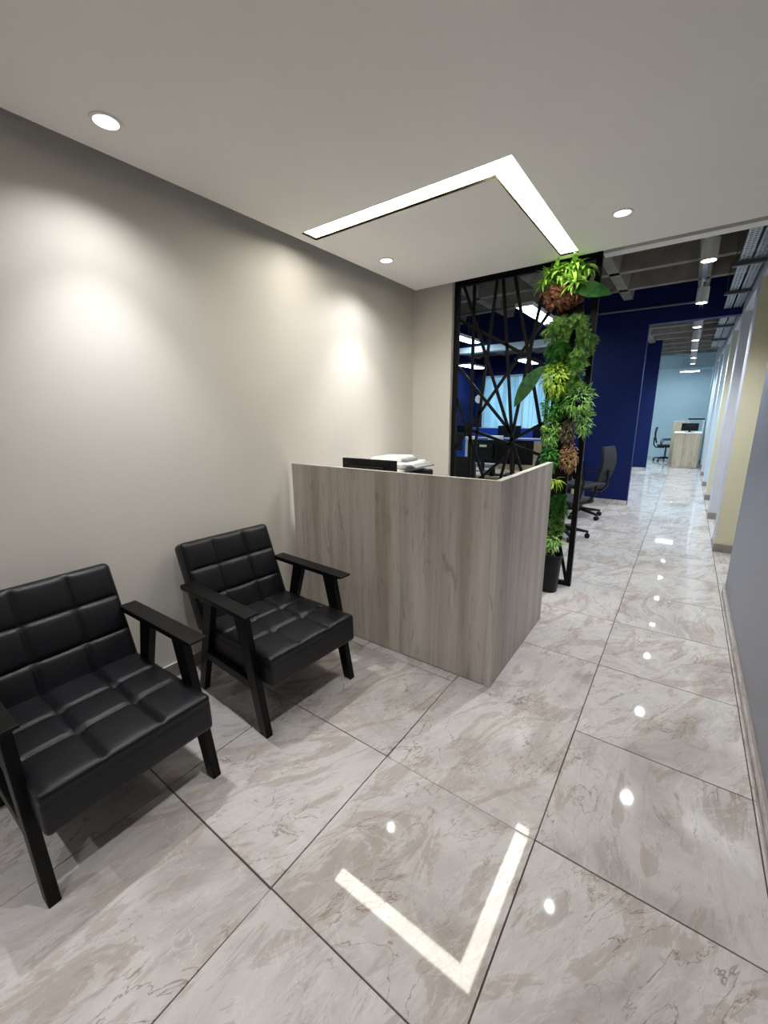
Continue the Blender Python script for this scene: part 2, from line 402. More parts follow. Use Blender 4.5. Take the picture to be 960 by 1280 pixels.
struct('baseboard_far', T, -1.62, -.76, 12.688, 12.70, 0, .085)
struct('wall_window_left', NAVY, -5.7, -5.30, 12.70, 12.85, 0, 3.42)
struct('wall_window_top', NAVY, -5.30, -1.62, 12.70, 12.85, 2.62, 3.42)
struct('wall_window_base', NAVY, -5.30, -1.62, 12.70, 12.85, 0, .95)
struct('wall_office', NAVY, -5.7, -5.58, 3.79, 12.85, 0, 3.42)
struct('wall_far', TEAL, -3.2, .60, 16.98, 17.1, 0, 3.42)
struct('wall_far_side', TEAL, -3.3, -3.2, 12.85, 17.1, 0, 3.42)
struct('trim_6', TEAL, -3.2, .40, 16.2, 16.98, 2.78, 3.42)
struct('wall_corridor', PALE, .60, .70, 5.62, 17.1, 0, 3.42)
struct('trim_7', PALE, .40, .60, 3.78, 16.98, 2.74, 3.42)
struct('wall_passage', CREAM, 1.6, 1.7, 3.5, 5.75, 0, 3.42)
struct('wall_passage_back', CREAM, .60, 1.7, 5.62, 5.74, 0, 3.42)
struct('wall_passage_side', CREAM, .54, 1.7, 3.5, 3.6, 0, 3.42)
# window with vertical blinds in the rear office
win = empty('window_1', (-3.46, 12.70, .95)); win['kind'] = 'structure'
m = MB(); W2, HW = 1.84, 1.67
for x in (-W2, -.62, .62, W2): m.box(x-.025, x+.025, -.02, .04, 0, HW)
m.box(-W2, W2, -.02, .04, 0, .05); m.box(-W2, W2, -.02, .04, HW-.05, HW)
m.build('window_frame', TEAL, win)
blind = MB().box(-.055, .055, -.004, .004, .05, HW-.05).mesh('blind_slat'); blind.materials.append(GLASSW)
blind2 = blind.copy(); blind2.materials.clear(); blind2.materials.append(emit('backlit blind in fold', (.5, .77, .9), .07))
for k in range(32):
    o = link(bpy.data.objects.new('blind_slat', blind2 if (k*k+k//3) % 5 < 2 else blind)); o.parent = win; o.location = (-W2+.06+k*.116, .09, 0); o.rotation_euler = (0, 0, .5+.25*math.sin(k*1.7))
glass = NT('pale glass'); glass.b.inputs['Base Color'].default_value = (.8, .93, 1, 1); glass.b.inputs['Transmission Weight'].default_value = 1; glass.b.inputs['Roughness'].default_value = .02; glass.b.inputs['IOR'].default_value = 1.05
for x0, x1 in ((-W2+.025, -.645), (-.595, .595), (.645, W2-.025)):
    MB().box(x0, x1, .008, .014, .05, HW-.05).build('pane', glass.m, win)

# pilasters and doors along the corridor's right side
struct('pilaster_lit_face', PALE, .394, .40, 5.63, 5.95, .09, 2.74)  # thin pale skin: white light on the first pilaster's corridor face, as colour
for i, y in enumerate((5.62, 7.38, 8.98, 10.68, 12.4, 14.1, 15.7)):
    p = struct('wall_pilaster', (CREAM, PALE, CREAM, TEAL, PALE, TEAL, TEAL)[i], .40, .60, y, y+.32, 0, 2.74)  # paint varies by pilaster to put warm and cool light into the colour
    b = struct('baseboard_pilaster', STONE, .388, .60, y-.012, y+.332, 0, .09)
    if i < 6:
        ny = (7.38, 8.98, 10.68, 12.4, 14.1, 15.7)[i]
        c = (y+.32+ny)/2; hw = (ny-y-.32)/2-.06
        d = empty('door_%d' % (i+1), (.56, c, 0)); d['kind'] = 'structure'
        m = MB(); m.box(-.03, .04, -hw-.05, -hw, 0, 2.2); m.box(-.03, .04, hw, hw+.05, 0, 2.2); m.box(-.03, .04, -hw, hw, 2.14, 2.2); m.build('door_frame', WHITEP, d, bevel=.004)
        MB().box(.0, .035, -hw, hw, .01, 2.14).build('door_leaf', PALE, d, bevel=.003)
        h = MB(); h.tube([(-.0, hw-.07, 1.0), (-.045, hw-.07, 1.0), (-.045, hw-.18, 1.0)], .009, 8); h.build('door_handle', STEEL, d)

# ------------------------------------------------------------------ reception counter
HC = 1.172
ct = empty('reception_counter', (-.72, 1.985, 0), 0, 'grey oak laminate reception counter with tall front and side panels', 'counter')
def cpart(name, mat, x0, x1, y0, y1, z0, z1, bevel=.0015): o = box(name, mat, x0, x1, y0, y1, z0, z1, None, bevel); rel(o, ct); return o
cpart('front_panel', WOOD, -2.243, -1.322, 1.985, 2.010, .004, HC-.003)
cpart('front_panel', WOOD2, -1.3205, -.753, 1.985, 2.010, .004, HC-.003)
o = cpart('top_edge_band', WEDGE, -2.243, -.753, 1.9845, 2.0105, HC-.003, HC, 0)
cpart('side_panel', WOOD3, -.752, -.718, 1.990, 2.965, .004, HC-.003)
cpart('front_edge_band', WEDGE, -.7525, -.7175, 1.984, 1.990, .002, HC, 0)
cpart('top_edge_band', WEDGE, -.7525, -.7175, 1.990, 2.965, HC-.003, HC, 0)
cpart('rear_edge_band', WEDGE, -.7525, -.7175, 2.965, 2.968, .002, HC, 0)
cpart('worktop', WTOP, -2.243, -.753, 2.011, 2.66, .715, .74)
cpart('inner_leg_panel', WOOD3, -2.243, -2.218, 2.011, 2.64, 0, .715)
# multifunction printer cabinet against the wall behind
cb = empty('printer_cabinet', (-1.97, 3.0, 0), 0, 'low white cabinet behind the counter carrying the printer', 'cabinet')
def kb(n, mat, *a): o = box(n, mat, *a, None, .003); rel(o, cb); return o
kb('body', WTOP, -2.27, -1.62, 2.76, 3.30, .05, .75); kb('top', WTOP, -2.275, -1.61, 2.75, 3.31, .75, .775); kb('plinth', BLACKP, -2.25, -1.64, 2.79, 3.28, 0, .05)
for k in range(2): kb('door', WOOD3, -2.265+.325*k, -1.945+.325*k, 2.742, 2.76, .06, .70)

# monitor on the counter's desk, seen from behind
def monitor(name, loc, rz, wid, hei, zc, label, group=None, tagc=None):
    t = empty(name, loc, rz, label, 'monitor', group)
    MB().box(-wid/2, wid/2, -.012, .012, zc-hei/2, zc+hei/2).build('shell', BLACKP, t, bevel=.006, seg=2)
    MB().box(-wid/2+.09, wid/2-.09, .012, .038, zc-hei/2+.05, zc+hei/2-.05).build('rear_housing', BLACKP, t, bevel=.012, seg=2)
    MB().box(-wid/2+.012, wid/2-.012, -.0135, -.012, zc-hei/2+.014, zc+hei/2-.012).build('screen', plain_screen, t)
    MB().box(-.025, .025, .014, .045, .012, zc).build('stand', BLACKP, t, bevel=.004)
    MB().lathe([(.001, 0), (.105, 0), (.105, .008), (.03, .014), (.001, .014)], 28).build('base', BLACKP, t, smooth=True)
    if tagc: MB().box(-.05, .05, .038, .0385, zc+.06, zc+.09).build('sticker', PAPER, t)
    return t
plain_screen = plain('dark screen glass', (.012, .014, .018), .12, .02)
monitor('computer_monitor', (-1.842, 2.36, .74), PI, .485, .29, .305, 'black flat computer monitor seen from behind above the counter front')
# printer
pr = empty('printer', (-2.02, 3.0, .775), 0, 'white multifunction printer behind the counter beside the black monitor', 'printer')
MB().box(-.25, .17, -.20, .20, 0, .29).build('body', WHITEP, pr, bevel=.02, seg=3)
MB().box(-.24, .18, -.195, .19, .292, .335).build('scanner_lid', WHITEP, pr, bevel=.014, seg=3)
m = MB(); m.hexa([(-.20, -.17, .336), (.10, -.17, .336), (.10, .16, .336), (-.20, .16, .336)], [(-.17, -.14, .372), (.08, -.14, .378), (.08, .13, .378), (-.17, .13, .372)]); m.build('document_feeder', WHITEP, pr, bevel=.012, seg=2)
MB().box(.10, .15, -.10, .10, .337, .366).build('hinge', GREYP, pr, bevel=.006)
MB().box(.17, .262, -.17, .17, .12, .26).build('paper_slot', BLACKP, pr, bevel=.01)
m = MB()
for k in range(9):
    a, b = k/9, (k+1)/9
    f = lambda t: (.15+.13*t, .285+.028*math.sin(t*PI*.9))
    (xa, za), (xb, zb) = f(a), f(b)
    m.hexa([(xa, -.15, za), (xb, -.15, zb), (xb, .15, zb), (xa, .15, za)], [(xa, -.15, za+.012), (xb, -.15, zb+.012), (xb, .15, zb+.012), (xa, .15, za+.012)])
m.build('output_tray', GREYP, pr, smooth=True)
m = MB()
for k in range(6):
    m.hexa([(.12+.022*k, -.14, .312+.004*math.sin(k)), (.142+.022*k, -.14, .315), (.142+.022*k, .13, .315), (.12+.022*k, .13, .312)], [(.12+.022*k, -.14, .322), (.142+.022*k, -.14, .325), (.142+.022*k, .13, .325), (.12+.022*k, .13, .322)])
m.build('paper_sheet', PAPER, pr)

# ------------------------------------------------------------------ armchairs
def cushion(a, b, c, r, xs, ys, depth, pillow, n=80, tuft=.5, wr=1.0, groove=None):
    """rounded box a x b x c (full sizes) with a quilted top: seams at xs, ys; origin at the bottom centre"""
    nx, ny, nz = n, n, 14
    idx = {}; vs = []; fs = []
    def P(i, j, k):
        key = (i, j, k)
        if key in idx: return idx[key]
        p = [-a/2+a*i/nx, -b/2+b*j/ny, -c/2+c*k/nz]
        h = (a/2, b/2, c/2); inn = [max(-h[q]+r, min(h[q]-r, p[q])) for q in range(3)]
        d = Vector(p)-Vector(inn)
        if d.length > 1e-9: q = Vector(inn)+d.normalized()*r
        else: q = Vector(p)
        if k == nz:
            x, y = p[0], p[1]
            dx = min(abs(x-s) for s in xs); dy = min(abs(y-s) for s in ys)
            ex, ey = a/2-abs(x), b/2-abs(y)
            edge = min(1, ex/.03)*min(1, ey/.03); edge = max(0, edge)
            gx = math.exp(-(dx/.0085)**2); gy = math.exp(-(dy/.0085)**2)
            dip = depth*max(gx, gy)
            bx = [-a/2]+sorted(xs)+[a/2]; by = [-b/2]+sorted(ys)+[b/2]
            def cell(v, br):
                for u0, u1 in zip(br, br[1:]):
                    if u0 <= v <= u1: return math.sin(PI*(v-u0)/(u1-u0))
                return 0
            bul = pillow*(max(0, cell(x, bx))*max(0, cell(y, by)))**.45
            tf = 0
            for sx in xs:
                for sy in ys:
                    rr = math.hypot(x-sx, y-sy); an = math.atan2(y-sy, x-sx)
                    tf += tuft*depth*2.2*math.exp(-(rr/.02)**2)
                    tf += wr*.0016*math.exp(-(rr/.05)**2)*math.sin(an*9+sx*40+sy*70)*min(1, rr/.012)
            q.z += (bul-dip-tf)*edge
        else:
            if groove is not None and 0 < k < nz:
                q = Vector(q)
                if abs(p[2]-groove) < .006:
                    nrm = Vector((q.x if abs(q.x) > a/2-.004 else 0, q.y if abs(q.y) > b/2-.004 else 0, 0))
                    if nrm.length > 0: q -= nrm.normalized()*.003
        q.z += c/2
        idx[key] = len(vs); vs.append(tuple(q)); return idx[key]
    for i in range(nx):
        for j in range(ny):
            fs.append((P(i, j, nz), P(i+1, j, nz), P(i+1, j+1, nz), P(i, j+1, nz))); fs.append((P(i, j, 0), P(i, j+1, 0), P(i+1, j+1, 0), P(i+1, j, 0)))
    for k in range(nz):
        for i in range(nx):
            fs.append((P(i, 0, k), P(i+1, 0, k), P(i+1, 0, k+1), P(i, 0, k+1))); fs.append((P(i, ny, k), P(i, ny, k+1), P(i+1, ny, k+1), P(i+1, ny, k)))
        for j in range(ny):
            fs.append((P(0, j, k), P(0, j, k+1), P(0, j+1, k+1), P(0, j+1, k))); fs.append((P(nx, j, k), P(nx, j+1, k), P(nx, j+1, k+1), P(nx, j, k+1)))
    m = MB(); m.v = vs; m.f = fs; return m
def armchair(loc, rz, label):
    t = empty('armchair', loc, rz, label, 'armchair', 'black leatherette armchairs along the wall')
    s = cushion(.64, .556, .150, .016, (-.085, .095), (-.095, .095), .009, .007, groove=.043)
    o = s.build('seat', LEATHER, t, (.022, 0, .268), smooth=True, fix=False); o.rotation_euler = (0, -.02, 0)
    # backrest: quilted face turned to the front
    L, TH = .50, .112
    b = cushion(L, .56, TH, .028, (-.075, .085), (-.095, .095), .007, .009, tuft=.25, wr=.4, groove=.02)
    o = b.build('backrest', LEATHER, t, smooth=True, fix=False)
    # local x -> up along the back, local z -> front
    ang = math.radians(21.5)
    upv = Vector((-math.sin(ang), 0, math.cos(ang))); frv = Vector((math.cos(ang), 0, math.sin(ang))); yv = frv.cross(upv)
    R = Matrix((upv, yv, frv)).transposed()
    top = Vector((-.413, 0, .835)); ctr = top - upv*(L/2) - frv*TH
    o.matrix_local = Matrix.Translation(ctr) @ R.to_4x4()
    for s_ in (-1, 1):
        y0, y1 = (.270, .305); y0, y1 = (y0*s_, y1*s_)
        ya, yb = min(y0, y1), max(y0, y1)
        m = MB().hexa([(.248, ya, 0), (.304, ya, 0), (.304, yb, 0), (.248, yb, 0)], [(.100, ya, .604), (.188, ya, .604), (.188, yb, .604), (.100, yb, .604)])
        m.build('leg', BLKWOOD, t, bevel=.003)
        m = MB().hexa([(-.335, ya, 0), (-.285, ya, 0), (-.285, yb, 0), (-.335, yb, 0)], [(-.165, ya, .604), (-.080, ya, .604), (-.080, yb, .604), (-.165, yb, .604)])
        m.build('leg', BLKWOOD, t, bevel=.003)
        # armrest board: rounded front end, underside tapering at the front
        aa, ab = sorted((.262*s_, .338*s_)); prof = [(-.345, .604), (.200, .604), (.262, .618), (.262, .630), (-.345, .630)]
        m = MB(); n = len(prof)
        m.add([(x, aa, z) for x, z in prof]+[(x, ab, z) for x, z in prof], [tuple(range(n)), tuple(range(2*n-1, n-1, -1))]+[(i, n+i, n+(i+1) % n, (i+1) % n) for i in range(n)])
        m.build('armrest', BLKWOOD, t, bevel=.005, seg=2)
        m = MB().hexa([(-.245, ya, .225), (.225, ya, .225), (.225, yb, .225), (-.245, yb, .225)], [(-.232, ya, .272), (.212, ya, .272), (.212, yb, .272), (-.232, yb, .272)])
        m.build('side_rail', BLKWOOD, t, bevel=.003)
    MB().box(-.20, -.165, -.272, .272, .218, .262).build('cross_rail', BLKWOOD, t, bevel=.003)
    MB().box(.16, .195, -.272, .272, .218, .262).build('cross_rail', BLKWOOD, t, bevel=.003)
    m = MB().bar((-.225, 0, .30), (-.405, 0, .74), .50, .012, (1, 0, 0)); m.v = [(x-.055, y, z-.02) for x, y, z in m.v]
    m.build('back_board', BLKWOOD, t)
    return t
armchair((-1.741, .467, 0), .015, 'black tufted leatherette armchair with wooden arms, nearer one, cut by the left edge')
armchair((-1.724, 1.339, 0), -.057, 'black tufted leatherette armchair with wooden arms, beside the reception counter')

# ------------------------------------------------------------------ openwork screen
YS = 3.72
scr = empty('metal_screen', (-1.28, YS+.02, 0), 0, 'black openwork steel divider screen of crossing bars behind the counter', 'screen')
def sp(name, mb): o = mb.build(name, IRON, None); rel(o, scr); return o
sp('post', MB().box(-1.872, -1.828, YS, YS+.04, 0, 2.82)); sp('post', MB().box(-.712, -.670, YS, YS+.04, 0, 2.82))
sp('rail', MB().box(-1.828, -.712, YS, YS+.04, 0, .036)); sp('rail', MB().box(-1.828, -.712, YS, YS+.04, 2.612, 2.66))
BARS = [(-1.785,2.616,-1.282,1.296),(-1.694,2.614,-1.678,0.887),(-1.484,2.617,-1.641,1.052),(-1.430,2.632,-1.277,1.296),(-1.326,2.614,-0.954,1.076),(-1.072,2.609,-1.281,1.299),
(-0.80,2.62,-1.84,1.16),(-1.851,2.355,-0.72,1.71),(-1.846,1.956,-1.276,1.326),(-1.836,1.646,-1.532,0.899),(-1.679,1.350,-0.72,1.05),(-1.340,1.099,-1.84,.64),(-0.72,1.58,-1.287,1.259),
(-0.998,1.741,-0.995,.70),(-1.281,1.282,-1.44,0.55),(-1.281,1.282,-1.02,.60),(-1.277,1.296,-1.20,0.03),(-.823,.482,-.708,.022),(-1.678,.887,-1.66,.03),(-.954,1.076,-.823,.482),(-1.532,.899,-1.30,.03),
(-1.02,.60,-1.36,.03),(-.995,.70,-.94,.03),(-1.84,.64,-1.55,.03),(-.74,2.60,-.90,1.75),(-.90,1.75,-.72,.95)]
for k, (x0, z0, x1, z1) in enumerate(BARS):
    dy = .006*((k*7) % 4)
    sp('bar', MB().bar((x0, YS+.012+dy, z0), (x1, YS+.012+dy, z1),   .026, .014, (0, 1, 0)))

# ------------------------------------------------------------------ vertical garden
def leaf(Ln, Wd, curl, fold=.25, n=6, tip=1.6):
    """leaf along +X, upper side +Z, drooping by curl radians"""
    vs = []; fs = []; x = z = 0.; a = curl*.3
    for i in range(n+1):
        t = i/n; wd = Wd/2*math.sin(PI*min(1, (t*.92+.06))**(1/tip*1.1))**.9
        if i == n: wd = .0006
        up_ = Vector((math.sin(a)*fold, 0, math.cos(a)*fold))
        vs += [(x+up_.x*wd, wd, z+up_.z*wd), (x, 0, z), (x+up_.x*wd, -wd, z+up_.z*wd)]
        x += Ln/n*math.cos(a); z -= Ln/n*math.sin(a); a += curl/n
    for i in range(n):
        b = i*3; fs += [(b, b+1, b+4, b+3), (b+1, b+2, b+5, b+4)]
    return vs, fs
def aim(d, roll=0, loc=(0, 0, 0), sc=1):
    d = Vector(d).normalized(); y = Vector((0, 0, 1)).cross(d)
    if y.length < 1e-3: y = Vector((0, 1, 0))
    y.normalize(); z = d.cross(y)
    M = Matrix((d, y, z)).transposed() @ Matrix.Rotation(roll, 3, 'X')
    return Matrix.Translation(loc) @ M.to_4x4() @ Matrix.Scale(sc, 4)
def rnd(a, b): return random.uniform(a, b)
def outdir(z0=-.6, z1=.8, front=.35):
    while 1:
        d = Vector((rnd(-1, 1), rnd(-1, 1), rnd(z0, z1)))
        if .1 < d.length < 1 and d.y < front: return d.normalized()
GY = 3.60
# backing board
bk = box('planter_board', IRON, -.945, -.765, 3.675, 3.712, .42, 2.50, None, .004)
tag(bk, 'narrow black board behind the column of plants', 'board')
def pl(name, loc, label, group='plants of the vertical garden'): return empty(name, loc, 0, label, 'plant', group)
# crowning plant with lance leaves
top = pl('lance_leaf_plant', (-.88, 3.63, 2.42), 'bushy bright green lance-leaved plant crowning the plant column')
lm = []
for (L_, W_, c_) in ((.15, .036, 1.0), (.17, .030, 1.4), (.13, .038, .8), (.11, .030, 1.2)):
    m = MB(); m.add(*leaf(L_, W_, c_, .3, 7)); me = m.mesh('leaf', smooth=True, fix=False); me.materials.append(GREEN_TOP); lm.append(me)
cen = [(-.14, -.06, .06), (-.05, -.09, .10), (.05, -.08, .12), (.12, -.06, .10), (0, -.03, .12), (-.08, -.03, .12), (.09, -.10, .02)]
for k in range(240):
    c = Vector(cen[k % len(cen)])
    o = link(bpy.data.objects.new('leaf', random.choice(lm))); o.parent = top
    d = outdir(-.15, 1.0, .25)
    o.matrix_local = aim(d, rnd(-.5, .5), c+Vector((rnd(-.02, .02), rnd(-.02, .02), rnd(-.03, .03))), rnd(.65, 1.0))
m = MB()
for c in cen: m.tube([(c[0]*.4, .02, -.08), (c[0]*.8, c[1]*.7, -.02), c], .006, 6)
m.build('stem', GREEN_DK, top)
def clump(name, loc, label, mat, n, leafdef, rad, dirz=(-.8, .6), scale=(.6, 1.1), stems=True, core=None, cmat=None, group='plants of the vertical garden'):
    t = pl(name, loc, label, group)
    m = MB()
    for k in range(n):
        d = outdir(*dirz)
        L_, W_, c_ = random.choice(leafdef)
        vs, fs = leaf(L_, W_, c_, .3, 4)
        p = Vector((d.x*rad[0], d.y*rad[1], d.z*rad[2]))*rnd(.45, .95)
        dd = (d+Vector((0, -.25, -.15))+Vector((rnd(-.5, .5), rnd(-.5, .3), rnd(-.5, .5)))).normalized()
        m.add(vs, fs, aim(dd, rnd(-.9, .9), p, rnd(*scale)))
    o = m.build('foliage', mat, t, smooth=True, fix=False); o['kind'] = 'stuff'
    if stems:
        m = MB()
        for k in range(9):
            d = outdir(*dirz); m.tube([(0, .03, 0), (d.x*rad[0]*.4, d.y*rad[1]*.4, d.z*rad[2]*.5), (d.x*rad[0]*.8, d.y*rad[1]*.8, d.z*rad[2]*.8)], [.004, .003, .002], 5)
        m.build('stem', cmat or GREEN_DK, t)
    return t
def plume(name, loc, label, mat, n, rad, droop=.5, needles=110, nl=.026):
    t = pl(name, loc, label); m = MB(); sm = MB()
    for k in range(n):
        d = outdir(-.7, .7, .15); L_ = rnd(.75, 1.05); pts = []
        for i in range(6):
            u = i/5; pts.append(Vector((d.x*rad[0]*u, d.y*rad[1]*u, d.z*rad[2]*u-droop*rad[2]*u*u))*L_)
        sm.tube(pts, [.0022]*5+[.001], 4, False)
        for q in range(needles):
            u = rnd(.12, 1)*5; i = min(4, int(u)); p = pts[i].lerp(pts[i+1], u-i); ax = (pts[i+1]-pts[i]).normalized()
            side = Vector((rnd(-1, 1), rnd(-1, 1), rnd(-1, 1))); side = (side-ax*side.dot(ax)).normalized()
            dd = (side+ax*.7).normalized(); e = dd*nl*rnd(.6, 1.1); wv = dd.cross(ax).normalized()*.0015
            m.add([p-wv, p+wv, p+e*.6+wv*1.2, p+e, p+e*.6-wv*1.2], [(0, 1, 2, 3, 4)])
    o = m.build('foliage', mat, t, fix=False); o['kind'] = 'stuff'
    sm.build('stem', GREEN_DK, t)
    return t
clump('dried_plant', (-.90, 3.60, 2.375), 'clump of dried russet brown leaves under the bright green crown', BROWN, 330, [(.085, .030, 2.6), (.07, .035, 3.2), (.10, .022, 2.2)], (.165, .115, .10), (-.8, .8), (.6, 1.0), cmat=BROWN)
plume('foxtail_fern', (-.92, 3.60, 2.18), 'feathery green fern just below the dried brown leaves, left side', GREEN_FERN, 46, (.11, .10, .13))
plume('foxtail_fern', (-.79, 3.60, 2.16), 'feathery green fern below the dried brown leaves, centre of the column', GREEN_FERN, 46, (.12, .11, .14))
plume('foxtail_fern', (-.705, 3.61, 2.06), 'feathery pale fern jutting right past the screen post', GREEN_FERN, 40, (.085, .09, .11))
plume('foxtail_fern', (-.90, 3.60, 2.01), 'feathery dark fern directly above the lime green plant', GREEN_DK, 42, (.11, .10, .12))
plume('foxtail_fern', (-.755, 3.60, 1.93), 'round feathery fern hanging right of the column above mid height', GREEN_FERN, 40, (.085, .09, .12))
plume('foxtail_fern', (-.765, 3.60, 1.78), 'small feathery fern right of the lime green plant', GREEN_FERN, 34, (.075, .08, .11))
clump('lime_plant', (-.90, 3.585, 1.755), 'lime yellow-green small-leaved plant at mid height of the column', GREEN_YEL, 420, [(.04, .017, .9), (.05, .014, 1.2)], (.105, .09, .145), (-.9, .9), (.7, 1.1), cmat=GREEN_YEL)
clump('jade_plant', (-.72, 3.585, 1.60), 'mid green finger-leaved plant spilling right over the screen post', GREEN_JADE, 360, [(.05, .011, .7), (.045, .009, .4)], (.12, .10, .14), (-.8, .8))
clump('jade_plant', (-.665, 3.60, 1.43), 'tail of finger-leaved greenery hanging lowest on the right of the post', GREEN_JADE, 190, [(.048, .010, .7)], (.06, .06, .12), (-.9, .6))
clump('creeping_plant', (-.895, 3.60, 1.545), 'dense deep green creeper just under the lime green plant', GREEN_DK, 380, [(.034, .016, .8), (.04, .012, .9)], (.105, .09, .11), (-.9, .9))
clump('creeping_plant', (-.905, 3.60, 1.35), 'dense green creeper left of the brown coir patch', GREEN_JADE, 420, [(.032, .014, .8), (.036, .011, .9)], (.08, .08, .14), (-.9, .9))
clump('creeping_plant', (-.895, 3.60, 1.14), 'deep green creeper left of the brown coir, near counter height', GREEN_DK, 420, [(.032, .014, .8)], (.075, .08, .13), (-.9, .9))
clump('dry_moss', (-.775, 3.615, 1.36), 'dull purple-brown dry moss clump right of the creeper', plain('dull moss', srgb(98, 84, 66), .9, .3, 40), 320, [(.035, .008, 1.2)], (.065, .07, .12), (-.9, .9))
clump('dry_moss', (-.755, 3.615, 1.14), 'brown coir-like dry moss clump on the right at counter height', plain('tan moss', srgb(150, 116, 78), .9, .4, 40), 620, [(.030, .008, 1.2)], (.072, .07, .13), (-.9, .9))
clump('palm_leaf_plant', (-.835, 3.56, .95), 'small fan-shaped lime leaf plant just right of the counter edge', GREEN_YEL, 34, [(.075, .014, .8)], (.03, .03, .03), (-.5, .8), (.8, 1.1))
plume('foxtail_fern', (-.79, 3.60, .80), 'feathery fern beside the counter side panel, below the fan-shaped leaf', GREEN_DK, 42, (.085, .09, .15))
plume('foxtail_fern', (-.80, 3.60, .62), 'feathery fern low on the column, above the black pot', GREEN_FERN, 40, (.075, .08, .14))
# two large single leaves
def big_leaf(loc, d, roll, Ln, Wd, label, back):
    t = pl('philodendron', loc, label)
    m = MB(); m.add(*leaf(Ln, Wd, .45, .18, 12, 1.25)); o = m.build('leaf', GREEN_BIG, t, smooth=True, fix=False)
    o.matrix_local = aim(d, roll)
    m = MB(); m.tube([back, tuple(Vector(back)*.4+Vector((0, 0, .02))), (0, 0, 0)], .0045, 6); m.build('stem', GREEN_DK, t)
big_leaf((-.985, 3.52, 1.85), (-.24, -.03, -.235), -1.15, .40, .135, 'single large dark green leaf reaching down left across the screen', (.09, .10, .03))
big_leaf((-.80, 3.52, 2.385), (.21, -.04, -.03), 1.15, .26, .12, 'single large dark green leaf jutting right near the top of the column', (-.03, .10, .02))
# pot on the floor
pt = empty('plant_pot', (-.82, 3.55, 0), 0, 'black round plant pot standing on the floor behind the counter end', 'pot')
MB().lathe([(.001, 0), (.078, 0), (.096, .30), (.103, .302), (.103, .332), (.092, .332), (.088, .29), (.001, .288)], 32).build('body', BLACKP, pt, smooth=True)
MB().lathe([(.001, .286), (.087, .286), (.06, .30), (.001, .305)], 20).build('soil', SOIL, pt, smooth=True)
clump('potted_fern', (-.82, 3.55, .42), 'bright green fern growing from the black floor pot', GREEN_JADE, 90, [(.11, .016, 1.0), (.09, .018, 1.4)], (.05, .05, .07), (-.1, 1.0), (.7, 1.1))

# ------------------------------------------------------------------ corridor lights, trays, conduits
cyl_lab = ['nearest white cylinder spotlight hanging from the corridor track', 'second white cylinder spotlight on the corridor track, before the blue wall', 'cylinder spotlight just past the blue header', 'cylinder spotlight fourth along the corridor',
           'cylinder spotlight fifth along the corridor', 'cylinder spotlight sixth along the corridor', 'farthest cylinder spotlight of the corridor']
CYL = [(-.032, 4.62), (-.05, 6.28), (-.072, 7.98), (-.078, 9.4), (-.09, 10.9), (-.095, 12.4), (-.10, 13.9)]
for i, (x, y) in enumerate(CYL):
    t = empty('cylinder_spotlight', (x, y, 2.70), 0, cyl_lab[i], 'ceiling light', 'cylinder spotlights along the corridor')
    MB().lathe([(.046, .03), (.050, .0), (.058, .0), (.058, .16), (.001, .165)], 28).build('body', WHITEP, t, smooth=True)
    MB().lathe([(.001, .008), (.049, .008), (.047, .02), (.001, .02)], 28).build('lens', LENSC, t)
    MB().tube([(0, 0, .16), (0, 0, .22)], .012, 8).build('stem', STEEL, t)
    spot('beam', t, (0, 0, -.01), 52, 130, .8, COOL if i > 1 else (.93, .96, 1), .04)
for (y0, y1, lab) in ((3.79, 7.69, 'galvanised steel lighting track above the near corridor'), (7.87, 14.4, 'galvanised steel lighting track of the far corridor')):
    t = empty('lighting_track', (-.06, y0, 2.90), 0, lab, 'track', 'corridor lighting tracks')
    L_ = y1-y0
    m = MB(); m.box(-.019, .019, 0, L_, .034, .038); m.box(-.019, -.016, 0, L_, 0, .034); m.box(.016, .019, 0, L_, 0, .034); m.build('channel', STEEL, t)
    for k in range(int(L_/1.6)+1): MB().tube([(0, .25+1.6*k, .038), (0, .25+1.6*k, .25)], .005, 6).build('hanger_rod', STEEL, t)
def tray(x, y0, y1, label):
    t = empty('cable_tray', (x, y0, 2.85), 0, label, 'cable tray', 'perforated cable trays of the corridor')
    L_ = y1-y0
    for s_ in (-1, 1): MB().box(s_*.038-.0015, s_*.038+.0015, 0, L_, 0, .045).build('side_rail', STEEL, t)
    m = MB(); n = int(L_/.05)
    for k in range(n): m.box(-.038, .038, k*.05, k*.05+.024, 0, .002)
    m.box(-.038, -.026, 0, L_, .002, .003); m.box(.026, .038, 0, L_, .002, .003); m.box(-.005, .005, 0, L_, .002, .003)
    m.build('perforated_base', STEEL, t)
tray(.235, 3.79, 7.66, 'perforated steel cable tray nearest the corridor lights')
tray(.335, 3.79, 7.66, 'perforated steel cable tray nearest the corridor right wall')
tray(.235, 7.88, 11.9, 'far perforated steel cable tray on the left, past the blue header')
tray(.335, 7.88, 11.9, 'far perforated steel cable tray on the right, past the blue header')
for y, lab in ((5.41, 'near steel bracket under the two cable trays'), (6.61, 'steel bracket under the two cable trays nearer the blue header'), (9.0, 'steel tray bracket just past the blue header'), (10.6, 'farthest steel tray bracket')):
    t = empty('tray_bracket', (.28, y, 2.812), 0, lab, 'bracket', 'cable tray brackets')
    MB().box(-.13, .115, -.02, .02, 0, .036).build('crossbar', STEELD, t, bevel=.003)
    for x in (-.11, .10): MB().tube([(x, 0, .036), (x, 0, .34)], .005, 6).build('threaded_rod', STEELD, t)
